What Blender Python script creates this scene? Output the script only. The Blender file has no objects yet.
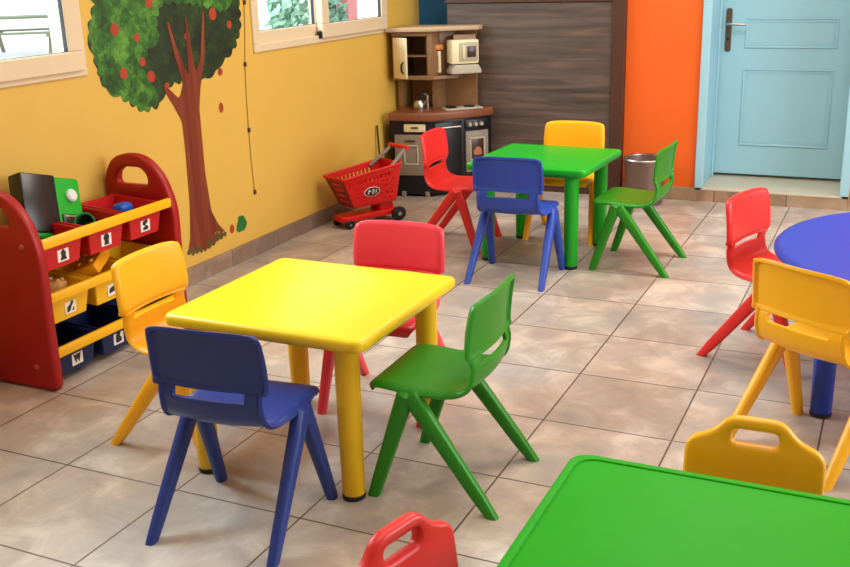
import bpy, bmesh, math, random
from mathutils import Vector, Matrix
random.seed(7)
S = bpy.context.scene
C = S.collection
PI = math.pi

# ------------------------------------------------------------------ camera, world, lights, exposure
def vec_matrix(r, u, f, loc):
    return Matrix(((r[0], u[0], -f[0], loc[0]), (r[1], u[1], -f[1], loc[1]), (r[2], u[2], -f[2], loc[2]), (0, 0, 0, 1)))
cam_d = bpy.data.cameras.new('camera'); cam = bpy.data.objects.new('camera', cam_d); C.objects.link(cam)
cam_d.sensor_width = 36; cam_d.lens = 42.988; cam_d.clip_start = .05; cam_d.clip_end = 300
_yaw, _pit, _rol = -0.4429, -0.3056, -0.0303
_f = Vector((math.sin(_yaw)*math.cos(_pit), math.cos(_yaw)*math.cos(_pit), math.sin(_pit)))
_r = Vector((math.cos(_yaw), -math.sin(_yaw), 0)); _u = _r.cross(_f)
_r2 = _r*math.cos(_rol) + _u*math.sin(_rol); _u2 = -_r*math.sin(_rol) + _u*math.cos(_rol)
cam.matrix_world = vec_matrix(_r2, _u2, _f, (.9214, -2.7793, 1.3769))
S.camera = cam
S.view_settings.view_transform = 'Standard'; S.view_settings.look = 'None'
S.view_settings.exposure = 0.0; S.view_settings.gamma = 1.0; S.view_settings.use_curve_mapping = False

W = bpy.data.worlds.new('sky'); S.world = W; W.use_nodes = True
_bg = W.node_tree.nodes['Background']; _bg.inputs[0].default_value = (.80, .90, 1.0, 1); _bg.inputs[1].default_value = 3.0

def area(name, loc, target, sx, sy, power, col):
    l = bpy.data.lights.new(name, 'AREA'); l.shape = 'RECTANGLE'; l.size = sx; l.size_y = sy; l.energy = power; l.color = col
    o = bpy.data.objects.new(name, l); C.objects.link(o); o.location = loc
    o.rotation_euler = (Vector(target) - Vector(loc)).to_track_quat('-Z', 'Y').to_euler()
    return o
area('ceiling_lamp_back', (.3, 1.6, 2.72), (.3, 1.6, 0), 1.6, 1.2, 60, (1, .95, .87))
area('ceiling_lamp_front', (.3, -1.2, 2.72), (.3, -1.2, 0), 1.6, 1.2, 22, (1, .95, .88))
area('daylight_right', (2.95, .9, 1.55), (-1.5, .6, .4), 2.8, 1.4, 105, (.86, .94, 1))
area('daylight_window_one', (-3.3, -.5, 2.5), (-.8, -1.1, 0), 1.6, 1.6, 300, (.72, .87, 1))
area('daylight_window_two', (-3.3, 2.1, 2.5), (-.6, 1.6, 0), 1.6, 1.6, 130, (.84, .93, 1))

# ------------------------------------------------------------------ materials
def lin(c): return c/12.92 if c <= .04045 else ((c+.055)/1.055)**2.4
def rgb(h):
    h = h.lstrip('#'); return tuple(lin(int(h[i:i+2], 16)/255) for i in (0, 2, 4)) + (1,)
MATS = {}
def mat(name, col, rough=.4, metal=0, bump=.0, bscale=60, vary=0, coat=0, spec=.5):
    if name in MATS: return MATS[name]
    m = bpy.data.materials.new(name); m.use_nodes = True; nt = m.node_tree; b = nt.nodes['Principled BSDF']
    b.inputs['Base Color'].default_value = rgb(col); b.inputs['Roughness'].default_value = rough; b.inputs['Metallic'].default_value = metal
    b.inputs['Specular IOR Level'].default_value = spec
    if coat: b.inputs['Coat Weight'].default_value = coat
    tc = nt.nodes.new('ShaderNodeTexCoord')
    if bump:
        n = nt.nodes.new('ShaderNodeTexNoise'); n.inputs['Scale'].default_value = bscale; n.inputs['Detail'].default_value = 3
        nt.links.new(tc.outputs['Object'], n.inputs['Vector'])
        bp = nt.nodes.new('ShaderNodeBump'); bp.inputs['Strength'].default_value = bump; bp.inputs['Distance'].default_value = .004
        nt.links.new(n.outputs['Fac'], bp.inputs['Height']); nt.links.new(bp.outputs['Normal'], b.inputs['Normal'])
    if vary:
        n2 = nt.nodes.new('ShaderNodeTexNoise'); n2.inputs['Scale'].default_value = 5; n2.inputs['Detail'].default_value = 4
        nt.links.new(tc.outputs['Object'], n2.inputs['Vector'])
        mx = nt.nodes.new('ShaderNodeMix'); mx.data_type = 'RGBA'
        c = rgb(col); mx.inputs[6].default_value = tuple(v*(1-vary) for v in c[:3]) + (1,); mx.inputs[7].default_value = tuple(min(1, v*(1+vary)) for v in c[:3]) + (1,)
        nt.links.new(n2.outputs['Fac'], mx.inputs[0]); nt.links.new(mx.outputs[2], b.inputs['Base Color'])
    MATS[name] = m
    return m
def plastic(name, col, rough=.38, spec=.4): return mat(name, col, rough, bump=.06, bscale=180, vary=.04, spec=spec)

def tile_mat(name, axes='xy', base=('#a08f7e', '#b9a793', '#96857a'), tile=.4, rough=.34, offs=(0, 0)):
    m = bpy.data.materials.new(name); m.use_nodes = True; nt = m.node_tree; b = nt.nodes['Principled BSDF']; L = nt.links.new
    tc = nt.nodes.new('ShaderNodeTexCoord'); sep = nt.nodes.new('ShaderNodeSeparateXYZ'); L(tc.outputs['Object'], sep.inputs[0])
    cmb = nt.nodes.new('ShaderNodeCombineXYZ')
    for i, a in enumerate(axes):
        ad = nt.nodes.new('ShaderNodeMath'); ad.operation = 'ADD'; ad.inputs[1].default_value = 40*tile + offs[i]
        L(sep.outputs['xyz'.index(a)], ad.inputs[0]); L(ad.outputs[0], cmb.inputs[i])
    br = nt.nodes.new('ShaderNodeTexBrick'); br.offset = 0; br.squash = 1
    br.inputs['Scale'].default_value = 1; br.inputs['Brick Width'].default_value = tile; br.inputs['Row Height'].default_value = tile
    br.inputs['Mortar Size'].default_value = .0032; br.inputs['Mortar Smooth'].default_value = .3; br.inputs['Bias'].default_value = 0
    br.inputs['Color1'].default_value = (.25, .25, .25, 1); br.inputs['Color2'].default_value = (.75, .75, .75, 1); br.inputs['Mortar'].default_value = (0, 0, 0, 1)
    L(cmb.outputs[0], br.inputs['Vector'])
    n1 = nt.nodes.new('ShaderNodeTexNoise'); n1.inputs['Scale'].default_value = 5.5; n1.inputs['Detail'].default_value = 6; n1.inputs['Roughness'].default_value = .62; n1.inputs['Distortion'].default_value = .6
    L(tc.outputs['Object'], n1.inputs['Vector'])
    n2 = nt.nodes.new('ShaderNodeTexNoise'); n2.inputs['Scale'].default_value = 2.3; n2.inputs['Detail'].default_value = 5
    mp = nt.nodes.new('ShaderNodeMapping'); mp.inputs['Location'].default_value = (3, 7, 1); L(tc.outputs['Object'], mp.inputs[0]); L(mp.outputs[0], n2.inputs['Vector'])
    r1 = nt.nodes.new('ShaderNodeValToRGB'); e = r1.color_ramp.elements
    e[0].position = .33; e[0].color = rgb(base[2]); e[1].position = .66; e[1].color = rgb(base[1])
    k = e.new(.5); k.color = rgb(base[0]); L(n1.outputs['Fac'], r1.inputs[0])
    pk = nt.nodes.new('ShaderNodeMix'); pk.data_type = 'RGBA'; pk.blend_type = 'MULTIPLY'
    r2 = nt.nodes.new('ShaderNodeValToRGB'); e = r2.color_ramp.elements; e[0].position = .35; e[0].color = (1, .86, .76, 1); e[1].position = .62; e[1].color = (1, 1, 1, 1)
    L(n2.outputs['Fac'], r2.inputs[0]); pk.inputs[0].default_value = .8; L(r1.outputs[0], pk.inputs[6]); L(r2.outputs[0], pk.inputs[7])
    tv = nt.nodes.new('ShaderNodeMix'); tv.data_type = 'RGBA'; tv.blend_type = 'MULTIPLY'; tv.inputs[0].default_value = 1
    mr = nt.nodes.new('ShaderNodeMapRange'); mr.inputs[1].default_value = .25; mr.inputs[2].default_value = .75; mr.inputs[3].default_value = .86; mr.inputs[4].default_value = 1.08
    L(br.outputs['Color'], mr.inputs[0]); L(pk.outputs[2], tv.inputs[6]); L(mr.outputs[0], tv.inputs[7])
    gm = nt.nodes.new('ShaderNodeMix'); gm.data_type = 'RGBA'; L(br.outputs['Fac'], gm.inputs[0]); L(tv.outputs[2], gm.inputs[6]); gm.inputs[7].default_value = rgb('#5e4c40')
    L(gm.outputs[2], b.inputs['Base Color'])
    rm = nt.nodes.new('ShaderNodeMapRange'); rm.inputs[3].default_value = rough-.06; rm.inputs[4].default_value = rough+.12; L(n1.outputs['Fac'], rm.inputs[0]); L(rm.outputs[0], b.inputs['Roughness'])
    bp = nt.nodes.new('ShaderNodeBump'); bp.inputs['Strength'].default_value = .35; bp.inputs['Distance'].default_value = .003; bp.invert = True
    L(br.outputs['Fac'], bp.inputs['Height']); L(bp.outputs['Normal'], b.inputs['Normal'])
    return m

def wood_mat(name, cols, axis='x', rough=.5, planks=0):
    m = bpy.data.materials.new(name); m.use_nodes = True; nt = m.node_tree; b = nt.nodes['Principled BSDF']; L = nt.links.new
    tc = nt.nodes.new('ShaderNodeTexCoord'); mp = nt.nodes.new('ShaderNodeMapping')
    sc = {'x': (1.6, 14, 26), 'z': (22, 22, 1.6)}[axis]; mp.inputs['Scale'].default_value = sc
    L(tc.outputs['Object'], mp.inputs[0])
    n = nt.nodes.new('ShaderNodeTexNoise'); n.inputs['Scale'].default_value = 1; n.inputs['Detail'].default_value = 7; n.inputs['Roughness'].default_value = .6; n.inputs['Distortion'].default_value = .5
    L(mp.outputs[0], n.inputs['Vector'])
    r = nt.nodes.new('ShaderNodeValToRGB'); e = r.color_ramp.elements; e[0].position = .28; e[0].color = rgb(cols[0]); e[1].position = .72; e[1].color = rgb(cols[2])
    k = e.new(.5); k.color = rgb(cols[1]); L(n.outputs['Fac'], r.inputs[0])
    L(r.outputs[0], b.inputs['Base Color']); b.inputs['Roughness'].default_value = rough
    return m

def leaf_mat(name, cols, scale=38):
    m = bpy.data.materials.new(name); m.use_nodes = True; nt = m.node_tree; b = nt.nodes['Principled BSDF']; L = nt.links.new
    tc = nt.nodes.new('ShaderNodeTexCoord'); n0 = nt.nodes.new('ShaderNodeTexNoise'); n0.inputs['Scale'].default_value = 9; n0.inputs['Detail'].default_value = 4
    L(tc.outputs['Object'], n0.inputs['Vector'])
    v = nt.nodes.new('ShaderNodeTexVoronoi'); v.inputs['Scale'].default_value = scale; v.inputs['Randomness'].default_value = 1
    wn = nt.nodes.new('ShaderNodeTexNoise'); wn.inputs['Scale'].default_value = scale*1.5; wn.inputs['Detail'].default_value = 3; L(tc.outputs['Object'], wn.inputs['Vector'])
    wm = nt.nodes.new('ShaderNodeMix'); wm.data_type = 'RGBA'; wm.blend_type = 'LINEAR_LIGHT'; wm.inputs[0].default_value = .03; L(tc.outputs['Object'], wm.inputs[6]); L(wn.outputs['Color'], wm.inputs[7]); L(wm.outputs[2], v.inputs['Vector'])
    bw = nt.nodes.new('ShaderNodeSeparateColor'); L(v.outputs['Color'], bw.inputs[0])
    ad = nt.nodes.new('ShaderNodeMath'); ad.operation = 'MULTIPLY_ADD'; ad.inputs[1].default_value = .30; ad.inputs[2].default_value = -.10; L(bw.outputs[0], ad.inputs[0])
    sm0 = nt.nodes.new('ShaderNodeMath'); sm0.operation = 'ADD'; L(ad.outputs[0], sm0.inputs[0]); L(n0.outputs['Fac'], sm0.inputs[1])
    sm = nt.nodes.new('ShaderNodeMath'); sm.operation = 'MULTIPLY_ADD'; sm.inputs[1].default_value = .45; sm.inputs[2].default_value = -.22; L(wn.outputs['Fac'], sm.inputs[0])
    sm2 = nt.nodes.new('ShaderNodeMath'); sm2.operation = 'ADD'; L(sm0.outputs[0], sm2.inputs[0]); L(sm.outputs[0], sm2.inputs[1]); sm = sm2
    r = nt.nodes.new('ShaderNodeValToRGB'); e = r.color_ramp.elements; e[0].position = .28; e[0].color = rgb(cols[0]); e[1].position = .82; e[1].color = rgb(cols[2])
    k = e.new(.55); k.color = rgb(cols[1]); L(sm.outputs[0], r.inputs[0]); L(r.outputs[0], b.inputs['Base Color']); b.inputs['Roughness'].default_value = .5
    return m

def glass_mat():
    m = bpy.data.materials.new('window_glass'); m.use_nodes = True; nt = m.node_tree; nt.nodes.remove(nt.nodes['Principled BSDF'])
    out = nt.nodes['Material Output']; mx = nt.nodes.new('ShaderNodeMixShader'); t = nt.nodes.new('ShaderNodeBsdfTransparent'); g = nt.nodes.new('ShaderNodeBsdfGlossy')
    g.inputs['Roughness'].default_value = .02; mx.inputs[0].default_value = .05
    t.inputs[0].default_value = (.93, .97, .96, 1)
    nt.links.new(t.outputs[0], mx.inputs[1]); nt.links.new(g.outputs[0], mx.inputs[2]); nt.links.new(mx.outputs[0], out.inputs[0])
    return m

M_floor = tile_mat('floor_tiles', base=('#b3a598', '#cdc0b3', '#a0968e'))
M_base = tile_mat('baseboard_tiles', 'yz', ('#8d7866', '#a08b77', '#7d6a5c'), offs=(.1, .2))
M_base_b = tile_mat('baseboard_tiles_back', 'xz', ('#9c8166', '#ad937a', '#8b735f'), offs=(.02, .2))
M_yellow_wall = mat('yellow_wall_paint', '#d7ac49', .6, bump=.12, bscale=45, vary=.05)
M_orange = mat('orange_wall_paint', '#e45e0e', .55, bump=.1, bscale=45, vary=.04)
M_bluewall = mat('blue_wall_paint', '#1468ab', .6, bump=.1, bscale=45)
M_white_wall = mat('white_wall_paint', '#e8e2d4', .7, bump=.1, bscale=45)
M_ceil = mat('ceiling_paint', '#efece4', .8, bump=.08, bscale=50)
M_pvc = mat('window_frame_plastic', '#dcc6a2', .35, bump=.03)
M_gasket = mat('rubber_gasket', '#23252a', .6, bump=.03)
M_doorblue = mat('light_blue_door_paint', '#9ac5d2', .42, bump=.06, bscale=30, vary=.03)
M_sill = mat('door_sill_stone', '#c3b59c', .4, bump=.1, vary=.08)
M_closet = wood_mat('grey_oak_board', ('#3a2e28', '#54443b', '#6e5a4e'))
M_closetframe = mat('dark_brown_laminate', '#4a2a1d', .45, bump=.05, bscale=90, vary=.1)
M_glass = glass_mat()
M_chrome = mat('brushed_metal', '#b9b6ae', .3, 1, bump=.02)
M_bronze = mat('bronze_handle_plate', '#6e5f4e', .42, .8, bump=.05)
M_black = plastic('black_rubber', '#141416', .5)

P = dict(
    yellow_table=plastic('yellow_table_plastic', '#f0c616', .36), yellow_leg=plastic('yellow_leg_plastic', '#e8b70e', .4),
    amber=plastic('amber_chair_plastic', '#f5ae12', .36), blue=plastic('blue_chair_plastic', '#243880', .36), blue_mid=plastic('mid_blue_chair_plastic', '#2c48a8', .36),
    green=plastic('green_chair_plastic', '#258511', .38), green_table=plastic('green_table_plastic', '#12a31c', .36), green_fore=plastic('foreground_green_plastic', '#1f9a06', .5, .15),
    red=plastic('red_chair_plastic', '#de2a28', .36), pink=plastic('coral_red_chair_plastic', '#e43b4a', .34), blue_table=plastic('round_table_blue_plastic', '#243ca4', .5, .25), blue_leg=plastic('blue_leg_plastic', '#1c3aa8', .36),
    shelf_red=plastic('dark_red_shelf_plastic', '#a00e0e', .42), bin_red=plastic('red_bin_plastic', '#c01618', .4), bin_yellow=plastic('yellow_bin_plastic', '#eeb514', .4), bin_navy=plastic('navy_bin_plastic', '#10214f', .4),
    rail=plastic('yellow_rail_plastic', '#f3b409', .38))

# ------------------------------------------------------------------ object helpers
def props(o, label=None, cat=None, group=None, kind=None):
    if label: o['label'] = label
    if cat: o['category'] = cat
    if group: o['group'] = group
    if kind: o['kind'] = kind
    return o
def thing(name, label, cat, loc=(0, 0, 0), rz=0, group=None):
    o = bpy.data.objects.new(name, None); C.objects.link(o); o.location = loc; o.rotation_euler = (0, 0, rz); o.empty_display_size = .05
    return props(o, label, cat, group)
def link(name, me, m=None, parent=None, smooth=True, angle=40):
    if isinstance(me, bmesh.types.BMesh):
        bm = me; me = bpy.data.meshes.new(name); bmesh.ops.recalc_face_normals(bm, faces=bm.faces); bm.to_mesh(me); bm.free()
    if m is not None:
        me.materials.clear(); me.materials.append(m)
    if smooth: me.shade_smooth(); me.set_sharp_from_angle(angle=math.radians(angle))
    o = bpy.data.objects.new(name, me); C.objects.link(o)
    if parent: o.parent = parent
    return o
def struct(name, bm, m, parent=None, **k):
    o = link(name, bm, m, parent, **k)
    if parent is None: o['kind'] = 'structure'
    return o
def box(bm, lo, hi, bev=0, M=None, seg=2):
    r = bmesh.ops.create_cube(bm, size=1)
    vs = r['verts']; lo = Vector(lo); hi = Vector(hi)
    for v in vs: v.co = Vector((lo[i] + (v.co[i]+.5)*(hi[i]-lo[i]) for i in range(3)))
    if bev:
        es = list({e for v in vs for e in v.link_edges})
        rr = bmesh.ops.bevel(bm, geom=es, offset=bev, segments=seg, affect='EDGES', profile=.5)
        vs = list({v for f in rr['faces'] for v in f.verts} | {v for v in vs if v.is_valid})
        vs = [v for v in vs if v.is_valid]
        seen = set(vs); st = list(vs)
        while st:
            v = st.pop()
            for e in v.link_edges:
                w = e.other_vert(v)
                if w not in seen: seen.add(w); st.append(w)
        vs = list(seen)
    if M is not None:
        for v in vs: v.co = M @ v.co
    return vs
def bx(lo, hi, bev=0, M=None, seg=2):
    bm = bmesh.new(); box(bm, lo, hi, bev, M, seg); return bm
def tube(bm, pts, radii, n=14, flat=1.0, caps=True, ref=None):
    """swept elliptical tube through pts; radii per point; flat squeezes along the second axis"""
    pts = [Vector(p) for p in pts]; rings = []
    for i, p in enumerate(pts):
        d = (pts[min(i+1, len(pts)-1)] - pts[max(i-1, 0)]).normalized()
        a = Vector(ref) if ref else (Vector((0, 0, 1)) if abs(d.z) < .9 else Vector((1, 0, 0)))
        s = d.cross(a).normalized(); t = s.cross(d).normalized(); r = radii[i] if hasattr(radii, '__len__') else radii
        rings.append([bm.verts.new(p + s*(r*math.cos(2*PI*k/n)) + t*(r*flat*math.sin(2*PI*k/n))) for k in range(n)])
    for a, b in zip(rings, rings[1:]):
        for k in range(n): bm.faces.new((a[k], a[(k+1) % n], b[(k+1) % n], b[k]))
    if caps: bm.faces.new(rings[0][::-1]); bm.faces.new(rings[-1])
    return rings
def tb(pts, radii, **k):
    bm = bmesh.new(); tube(bm, pts, radii, **k); return bm
def lathe(bm, prof, c=(0, 0, 0), n=32, M=None):
    rings = []
    for r, z in prof:
        if r < 1e-6: rings.append([bm.verts.new((c[0], c[1], c[2]+z))])
        else: rings.append([bm.verts.new((c[0]+r*math.cos(2*PI*k/n), c[1]+r*math.sin(2*PI*k/n), c[2]+z)) for k in range(n)])
    for a, b in zip(rings, rings[1:]):
        if len(a) == 1 and len(b) == 1: continue
        for k in range(n):
            k2 = (k+1) % n
            if len(a) == 1: bm.faces.new((a[0], b[k2], b[k]))
            elif len(b) == 1: bm.faces.new((a[k], a[k2], b[0]))
            else: bm.faces.new((a[k], a[k2], b[k2], b[k]))
    if M is not None:
        for rg in rings:
            for v in rg: v.co = M @ v.co
def lt(prof, c=(0, 0, 0), n=32, M=None):
    bm = bmesh.new(); lathe(bm, prof, c, n, M); return bm
def rounded(pts, r, seg=5):
    """round the corners of a closed 2D polygon; r: number or list"""
    out = []; n = len(pts)
    for i in range(n):
        p0, p1, p2 = Vector(pts[i-1]), Vector(pts[i]), Vector(pts[(i+1) % n]); rr = r[i] if hasattr(r, '__len__') else r
        a = (p0-p1); b = (p2-p1); rr = min(rr, a.length*.49, b.length*.49)
        if rr < 1e-5: out.append(p1); continue
        A = p1 + a.normalized()*rr; B = p1 + b.normalized()*rr
        for k in range(seg+1):
            t = k/seg; out.append(A*(1-t)**2 + p1*2*t*(1-t) + B*t*t)
    return [(p.x, p.y) for p in out]
def slab(outer, holes=(), thick=.02, bev=0, M=None, res=1):
    """filled outline with holes, given real thickness (along local z, centred) and rounded rims"""
    cu = bpy.data.curves.new('outline', 'CURVE'); cu.dimensions = '2D'; cu.fill_mode = 'BOTH'; cu.extrude = max(thick/2-bev, 0); cu.bevel_depth = bev; cu.bevel_resolution = 2 if bev else 0; cu.offset = -bev
    for loop in [outer, *holes]:
        sp = cu.splines.new('POLY'); sp.points.add(len(loop)-1); sp.use_cyclic_u = True
        for p, q in zip(sp.points, loop): p.co = (q[0], q[1], 0, 1)
    o = bpy.data.objects.new('outline', cu); C.objects.link(o)
    dg = bpy.context.evaluated_depsgraph_get(); me = bpy.data.meshes.new_from_object(o.evaluated_get(dg))
    bpy.data.objects.remove(o); bpy.data.curves.remove(cu)
    bm = bmesh.new(); bm.from_mesh(me); bpy.data.meshes.remove(me)
    bmesh.ops.remove_doubles(bm, verts=bm.verts, dist=1e-5)
    if M is not None: bmesh.ops.transform(bm, matrix=M, verts=bm.verts)
    return bm
def prism(outline, z0, z1, bev=0):
    bm = slab(outline, (), z1-z0, bev); bmesh.ops.translate(bm, verts=bm.verts, vec=(0, 0, (z0+z1)/2)); return bm
def add(bm, other, M=None):
    me = bpy.data.meshes.new('t'); other.to_mesh(me); other.free()
    if M is not None: me.transform(M)
    bm.from_mesh(me); bpy.data.meshes.remove(me)
def ellipse(cx, cy, a, b, n=24): return [(cx+a*math.cos(2*PI*k/n), cy+b*math.sin(2*PI*k/n)) for k in range(n)]
# plane frames: local (x, y, z) -> world
M_WALL = Matrix(((0, 0, 1, -1.96), (1, 0, 0, 0), (0, 1, 0, 0), (0, 0, 0, 1)))     # left wall: local x = world y, local y = world z, local z = out of wall
M_XZ = Matrix(((1, 0, 0, 0), (0, 0, -1, 0), (0, 1, 0, 0), (0, 0, 0, 1)))          # local x = world x, local y = world z, out = -y
def frame(lo, hi, w, d0, d1, M):
    """rectangular frame in a local plane: outer lo..hi, width w, depth d0..d1"""
    (a, b), (c, d) = lo, hi
    bm = bmesh.new()
    for q in (((a, b), (c, b+w)), ((a, d-w), (c, d)), ((a, b+w), (a+w, d-w)), ((c-w, b+w), (c, d-w))):
        box(bm, (*q[0], d0), (*q[1], d1), .004, M, 1)
    return bm

# ------------------------------------------------------------------ room shell
RX = 3.2; FY = -4.2; H = 2.8
struct('floor', bx((-2.1, FY-.1, -.1), (RX+.1, 3.5, 0)), M_floor, smooth=False)
struct('ceiling', bx((-2.1, FY-.1, H), (RX+.1, 4.1, H+.1)), M_ceil, smooth=False)
# left wall with two window openings
W1 = (-1.25, .29, 1.0, 2.05); W2 = (1.43, 2.85, .985, 2.05)
wall_o = [(FY-.1, 0), (4.0, 0), (4.0, H), (FY-.1, H)]
hole = lambda w: [(w[0], w[2]), (w[0], w[3]), (w[1], w[3]), (w[1], w[2])]
struct('wall_left', slab(wall_o, (hole(W1), hole(W2)), .14, 0, M_WALL @ Matrix.Translation((0, 0, -.07))), M_yellow_wall, smooth=False)
struct('wall_back', bx((-.565, 3.18, 0), (-.13, 3.33, H)), M_orange, smooth=False)
struct('wall_back_corner', bx((-1.96, 3.33, 0), (-1.70, 3.45, H)), M_bluewall, smooth=False)
struct('wall_back_right', bx((.70, 3.18, 0), (RX, 3.33, H)), M_orange, smooth=False)
struct('wall_back_lintel', bx((-.13, 3.18, 2.18), (.70, 3.33, H)), M_orange, smooth=False)
struct('wall_right', bx((RX, FY-.1, 0), (RX+.1, 3.5, H)), M_white_wall, smooth=False)
struct('wall_front', bx((-1.96, FY-.1, 0), (RX, FY, H)), M_white_wall, smooth=False)
struct('baseboard_left', bx((-1.96, FY, 0), (-1.945, 3.3, .082), .003), M_base, smooth=False)
struct('baseboard_back', bx((-.565, 3.165, 0), (-.13, 3.18, .078), .003), M_base_b, smooth=False)
struct('baseboard_back_right', bx((.70, 3.165, 0), (RX, 3.18, .078), .003), M_base_b, smooth=False)
# raised door sill: tiled riser with a stone tread
struct('trim_1', bx((-.13, 3.165, 0), (.70, 3.72, .066)), M_base_b, smooth=False)
struct('trim_2', bx((-.10, 3.162, .066), (.67, 3.72, .08), .003), M_sill, smooth=False)
# reveal (jambs) of the door
jb = bmesh.new()
box(jb, (-.13, 3.175, .078), (-.10, 3.72, 2.18)); box(jb, (.67, 3.175, .078), (.70, 3.72, 2.18)); box(jb, (-.13, 3.175, 2.15), (.70, 3.72, 2.18))
box(jb, (-.135, 3.155, .078), (-.085, 3.18, 2.2), .006); box(jb, (.655, 3.155, .078), (.705, 3.18, 2.2), .006); box(jb, (-.135, 3.155, 2.14), (.705, 3.18, 2.2), .006)
box(jb, (-.10, 3.50, .08), (-.088, 3.54, 2.15), .003); box(jb, (.658, 3.50, .08), (.67, 3.54, 2.15), .003)
struct('trim_3', jb, M_doorblue, smooth=False)

# door leaf with pressed panels
door = bpy.data.objects.new('door_1', None); C.objects.link(door); door.location = (0, 3.55, 0); door['kind'] = 'structure'
dl = bx((-.097, 0, .097), (.667, .04, 2.15), .003); link('door_leaf', dl, M_doorblue, door, smooth=False)
def pressed(x0, x1, z0, z1):
    bm = bmesh.new()
    add(bm, frame((x0, z0), (x1, z1), .012, -.001, .006, M_XZ)); add(bm, frame((x0+.012, z0+.012), (x1-.012, z1-.012), .014, -.001, .0025, M_XZ))
    return bm
for r in ((.045, .548, .272, .728), (.045, .555, .845, 1.018), (.045, .555, 1.14, 1.95)): link('door_panel', pressed(*r), M_doorblue, door)
hp = slab(rounded([(-.068, .825), (-.034, .825), (-.034, 1.075), (-.068, 1.075)], .014), (), .008, .002, M_XZ @ Matrix.Translation((0, 0, .004)))
hpo = link('handle_plate', hp, M_bronze, door)
lv = bmesh.new(); tube(lv, [(-.051, -.006, .986), (-.051, -.045, .986), (-.045, -.052, .986), (-.02, -.053, .986), (.05, -.05, .983)], [.009, .009, .0085, .008, .007], n=12)
link('door_handle', lv, M_chrome, hpo)
link('keyhole', slab(ellipse(-.051, .90, .006, .011), (), .004, .001, M_XZ @ Matrix.Translation((0, 0, .009))), M_black, hpo)
struct('wall_light_block', bx((-.4, 3.78, -.1), (1.0, 3.88, H)), M_white_wall, smooth=False)
struct('wall_light_block_left', bx((-.23, 3.33, -.1), (-.13, 3.78, H)), M_white_wall, smooth=False)
struct('wall_light_block_right', bx((.70, 3.33, -.1), (.80, 3.78, H)), M_white_wall, smooth=False)
# unseen walls added behind the door, keeping outside light from leaking under the leaf

# windows: white frames with sliding sashes
def window(idx, w, sashes, handle_y=None):
    root = bpy.data.objects.new('window_%d' % idx, None); C.objects.link(root); root.location = (-1.96, (w[0]+w[1])/2, w[2]); root['kind'] = 'structure'
    L = M_WALL.copy(); L = root.matrix_world.inverted() @ L
    T = Matrix.Translation((1.96, -(w[0]+w[1])/2, -w[2])) @ M_WALL
    link('window_frame', frame((w[0], w[2]), (w[1], w[3]), .04, -.12, .012, T), M_pvc, root, smooth=False)
    for a, b, d in sashes:
        s = link('window_sash', frame((a, w[2]+.022), (b, w[3]-.022), .075, d, d+.04, T), M_pvc, root, smooth=False)
        link('gasket', frame((a+.071, w[2]+.093), (b-.071, w[3]-.093), .006, d+.012, d+.036, T), M_gasket, s, smooth=False)
        link('window_pane', bx((a+.073, w[2]+.095, d+.014), (b-.073, w[3]-.095, d+.02), 0, T), M_glass, root, smooth=False)
    if handle_y:
        bm = bx((handle_y-.014, w[2]+.022, .0), (handle_y+.014, w[2]+.062, .022), .006, T); link('window_catch', bm, M_black, root)
    return root
window(1, W1, ((-1.23, -.48, -.055), (-.52, .262, -.012)))
window(2, W2, ((1.452, 2.135, -.055), (2.06, 2.828, -.012)), 2.05)

# built-in closet with grey oak front and brown frame
cl = thing('closet', 'tall built-in closet with grey oak front and dark brown frame', 'closet', (-1.13, 3.15, 0))
link('closet_body', bx((-.565, .03, .0), (.565, .5, 2.3)), M_closetframe, cl, smooth=False)
link('front_panel', bx((-.555, 0, .03), (.488, .028, 1.135), .003), M_closet, cl, smooth=False)
link('upper_panel', bx((-.555, 0, 1.178), (.488, .028, 2.25), .003), M_closet, cl, smooth=False)
fr = bmesh.new(); box(fr, (.49, -.018, .0), (.565, .03, 2.3), .004); box(fr, (-.565, -.010, 1.137), (.49, .03, 1.176), .004); box(fr, (-.555, -.006, 0), (.49, .03, .028), .002)
link('closet_frame', fr, M_closetframe, cl, smooth=False)

# ------------------------------------------------------------------ tables
def round_leg(r, h, foot=True, r2=None):
    r2 = r2 or r
    return lt([(0, .012), (r2*.94, .012), (r2, .018), (r, h*.5), (r, h), (0, h)], n=24), lt([(0, 0), (r2*.9, 0), (r2*1.03, .004), (r2*1.03, .014), (r2*.9, .016), (0, .016)], n=24)
def top_bm(hx, hy, z0, z1, rc, bev, groove=0):
    o = rounded([(-hx, -hy), (hx, -hy), (hx, hy), (-hx, hy)], rc, 8)
    bm = prism(o, z0, z1, bev)
    return bm
def square_table(name, label, loc, rz, half, zt, m_top, m_leg, inset, group=None, thick=.036, lip=False, near_left=0):
    t = thing(name, label, 'table', loc, rz, group)
    hx, hy = half
    tt = link('tabletop', top_bm(hx, hy, zt-thick, zt, .032, .013), m_top, t, angle=60)
    if lip:
        g = .022; o = rounded([(-hx, -hy), (hx, -hy), (hx, hy), (-hx, hy)], .045, 8)
        i = [(x*(hx-g)/hx, y*(hy-g)/hy) for x, y in o]; i2 = [(x*(hx-.006)/hx, y*(hy-.006)/hy) for x, y in o]
        link('raised_rim', slab(i2, (i,), .012, .003, Matrix.Translation((0, 0, zt-.003))), m_top, t)
    link('apron', prism(rounded([(-hx+.03, -hy+.03), (hx-.03, -hy+.03), (hx-.03, hy-.03), (-hx+.03, hy-.03)], .04), zt-thick-.012, zt-thick+.003, .003), m_leg, t)
    for sx in (-1, 1):
        for sy in (-1, 1):
            a, b = round_leg(.033, zt-thick-.01, r2=.031)
            l = link('leg', a, m_leg, t); f = link('foot_cap', b, M_black, l); l.location = (sx*(hx-inset-.012), sy*(hy-inset+.005) + (near_left if sx < 0 and sy < 0 else 0), 0)
    return t
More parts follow.
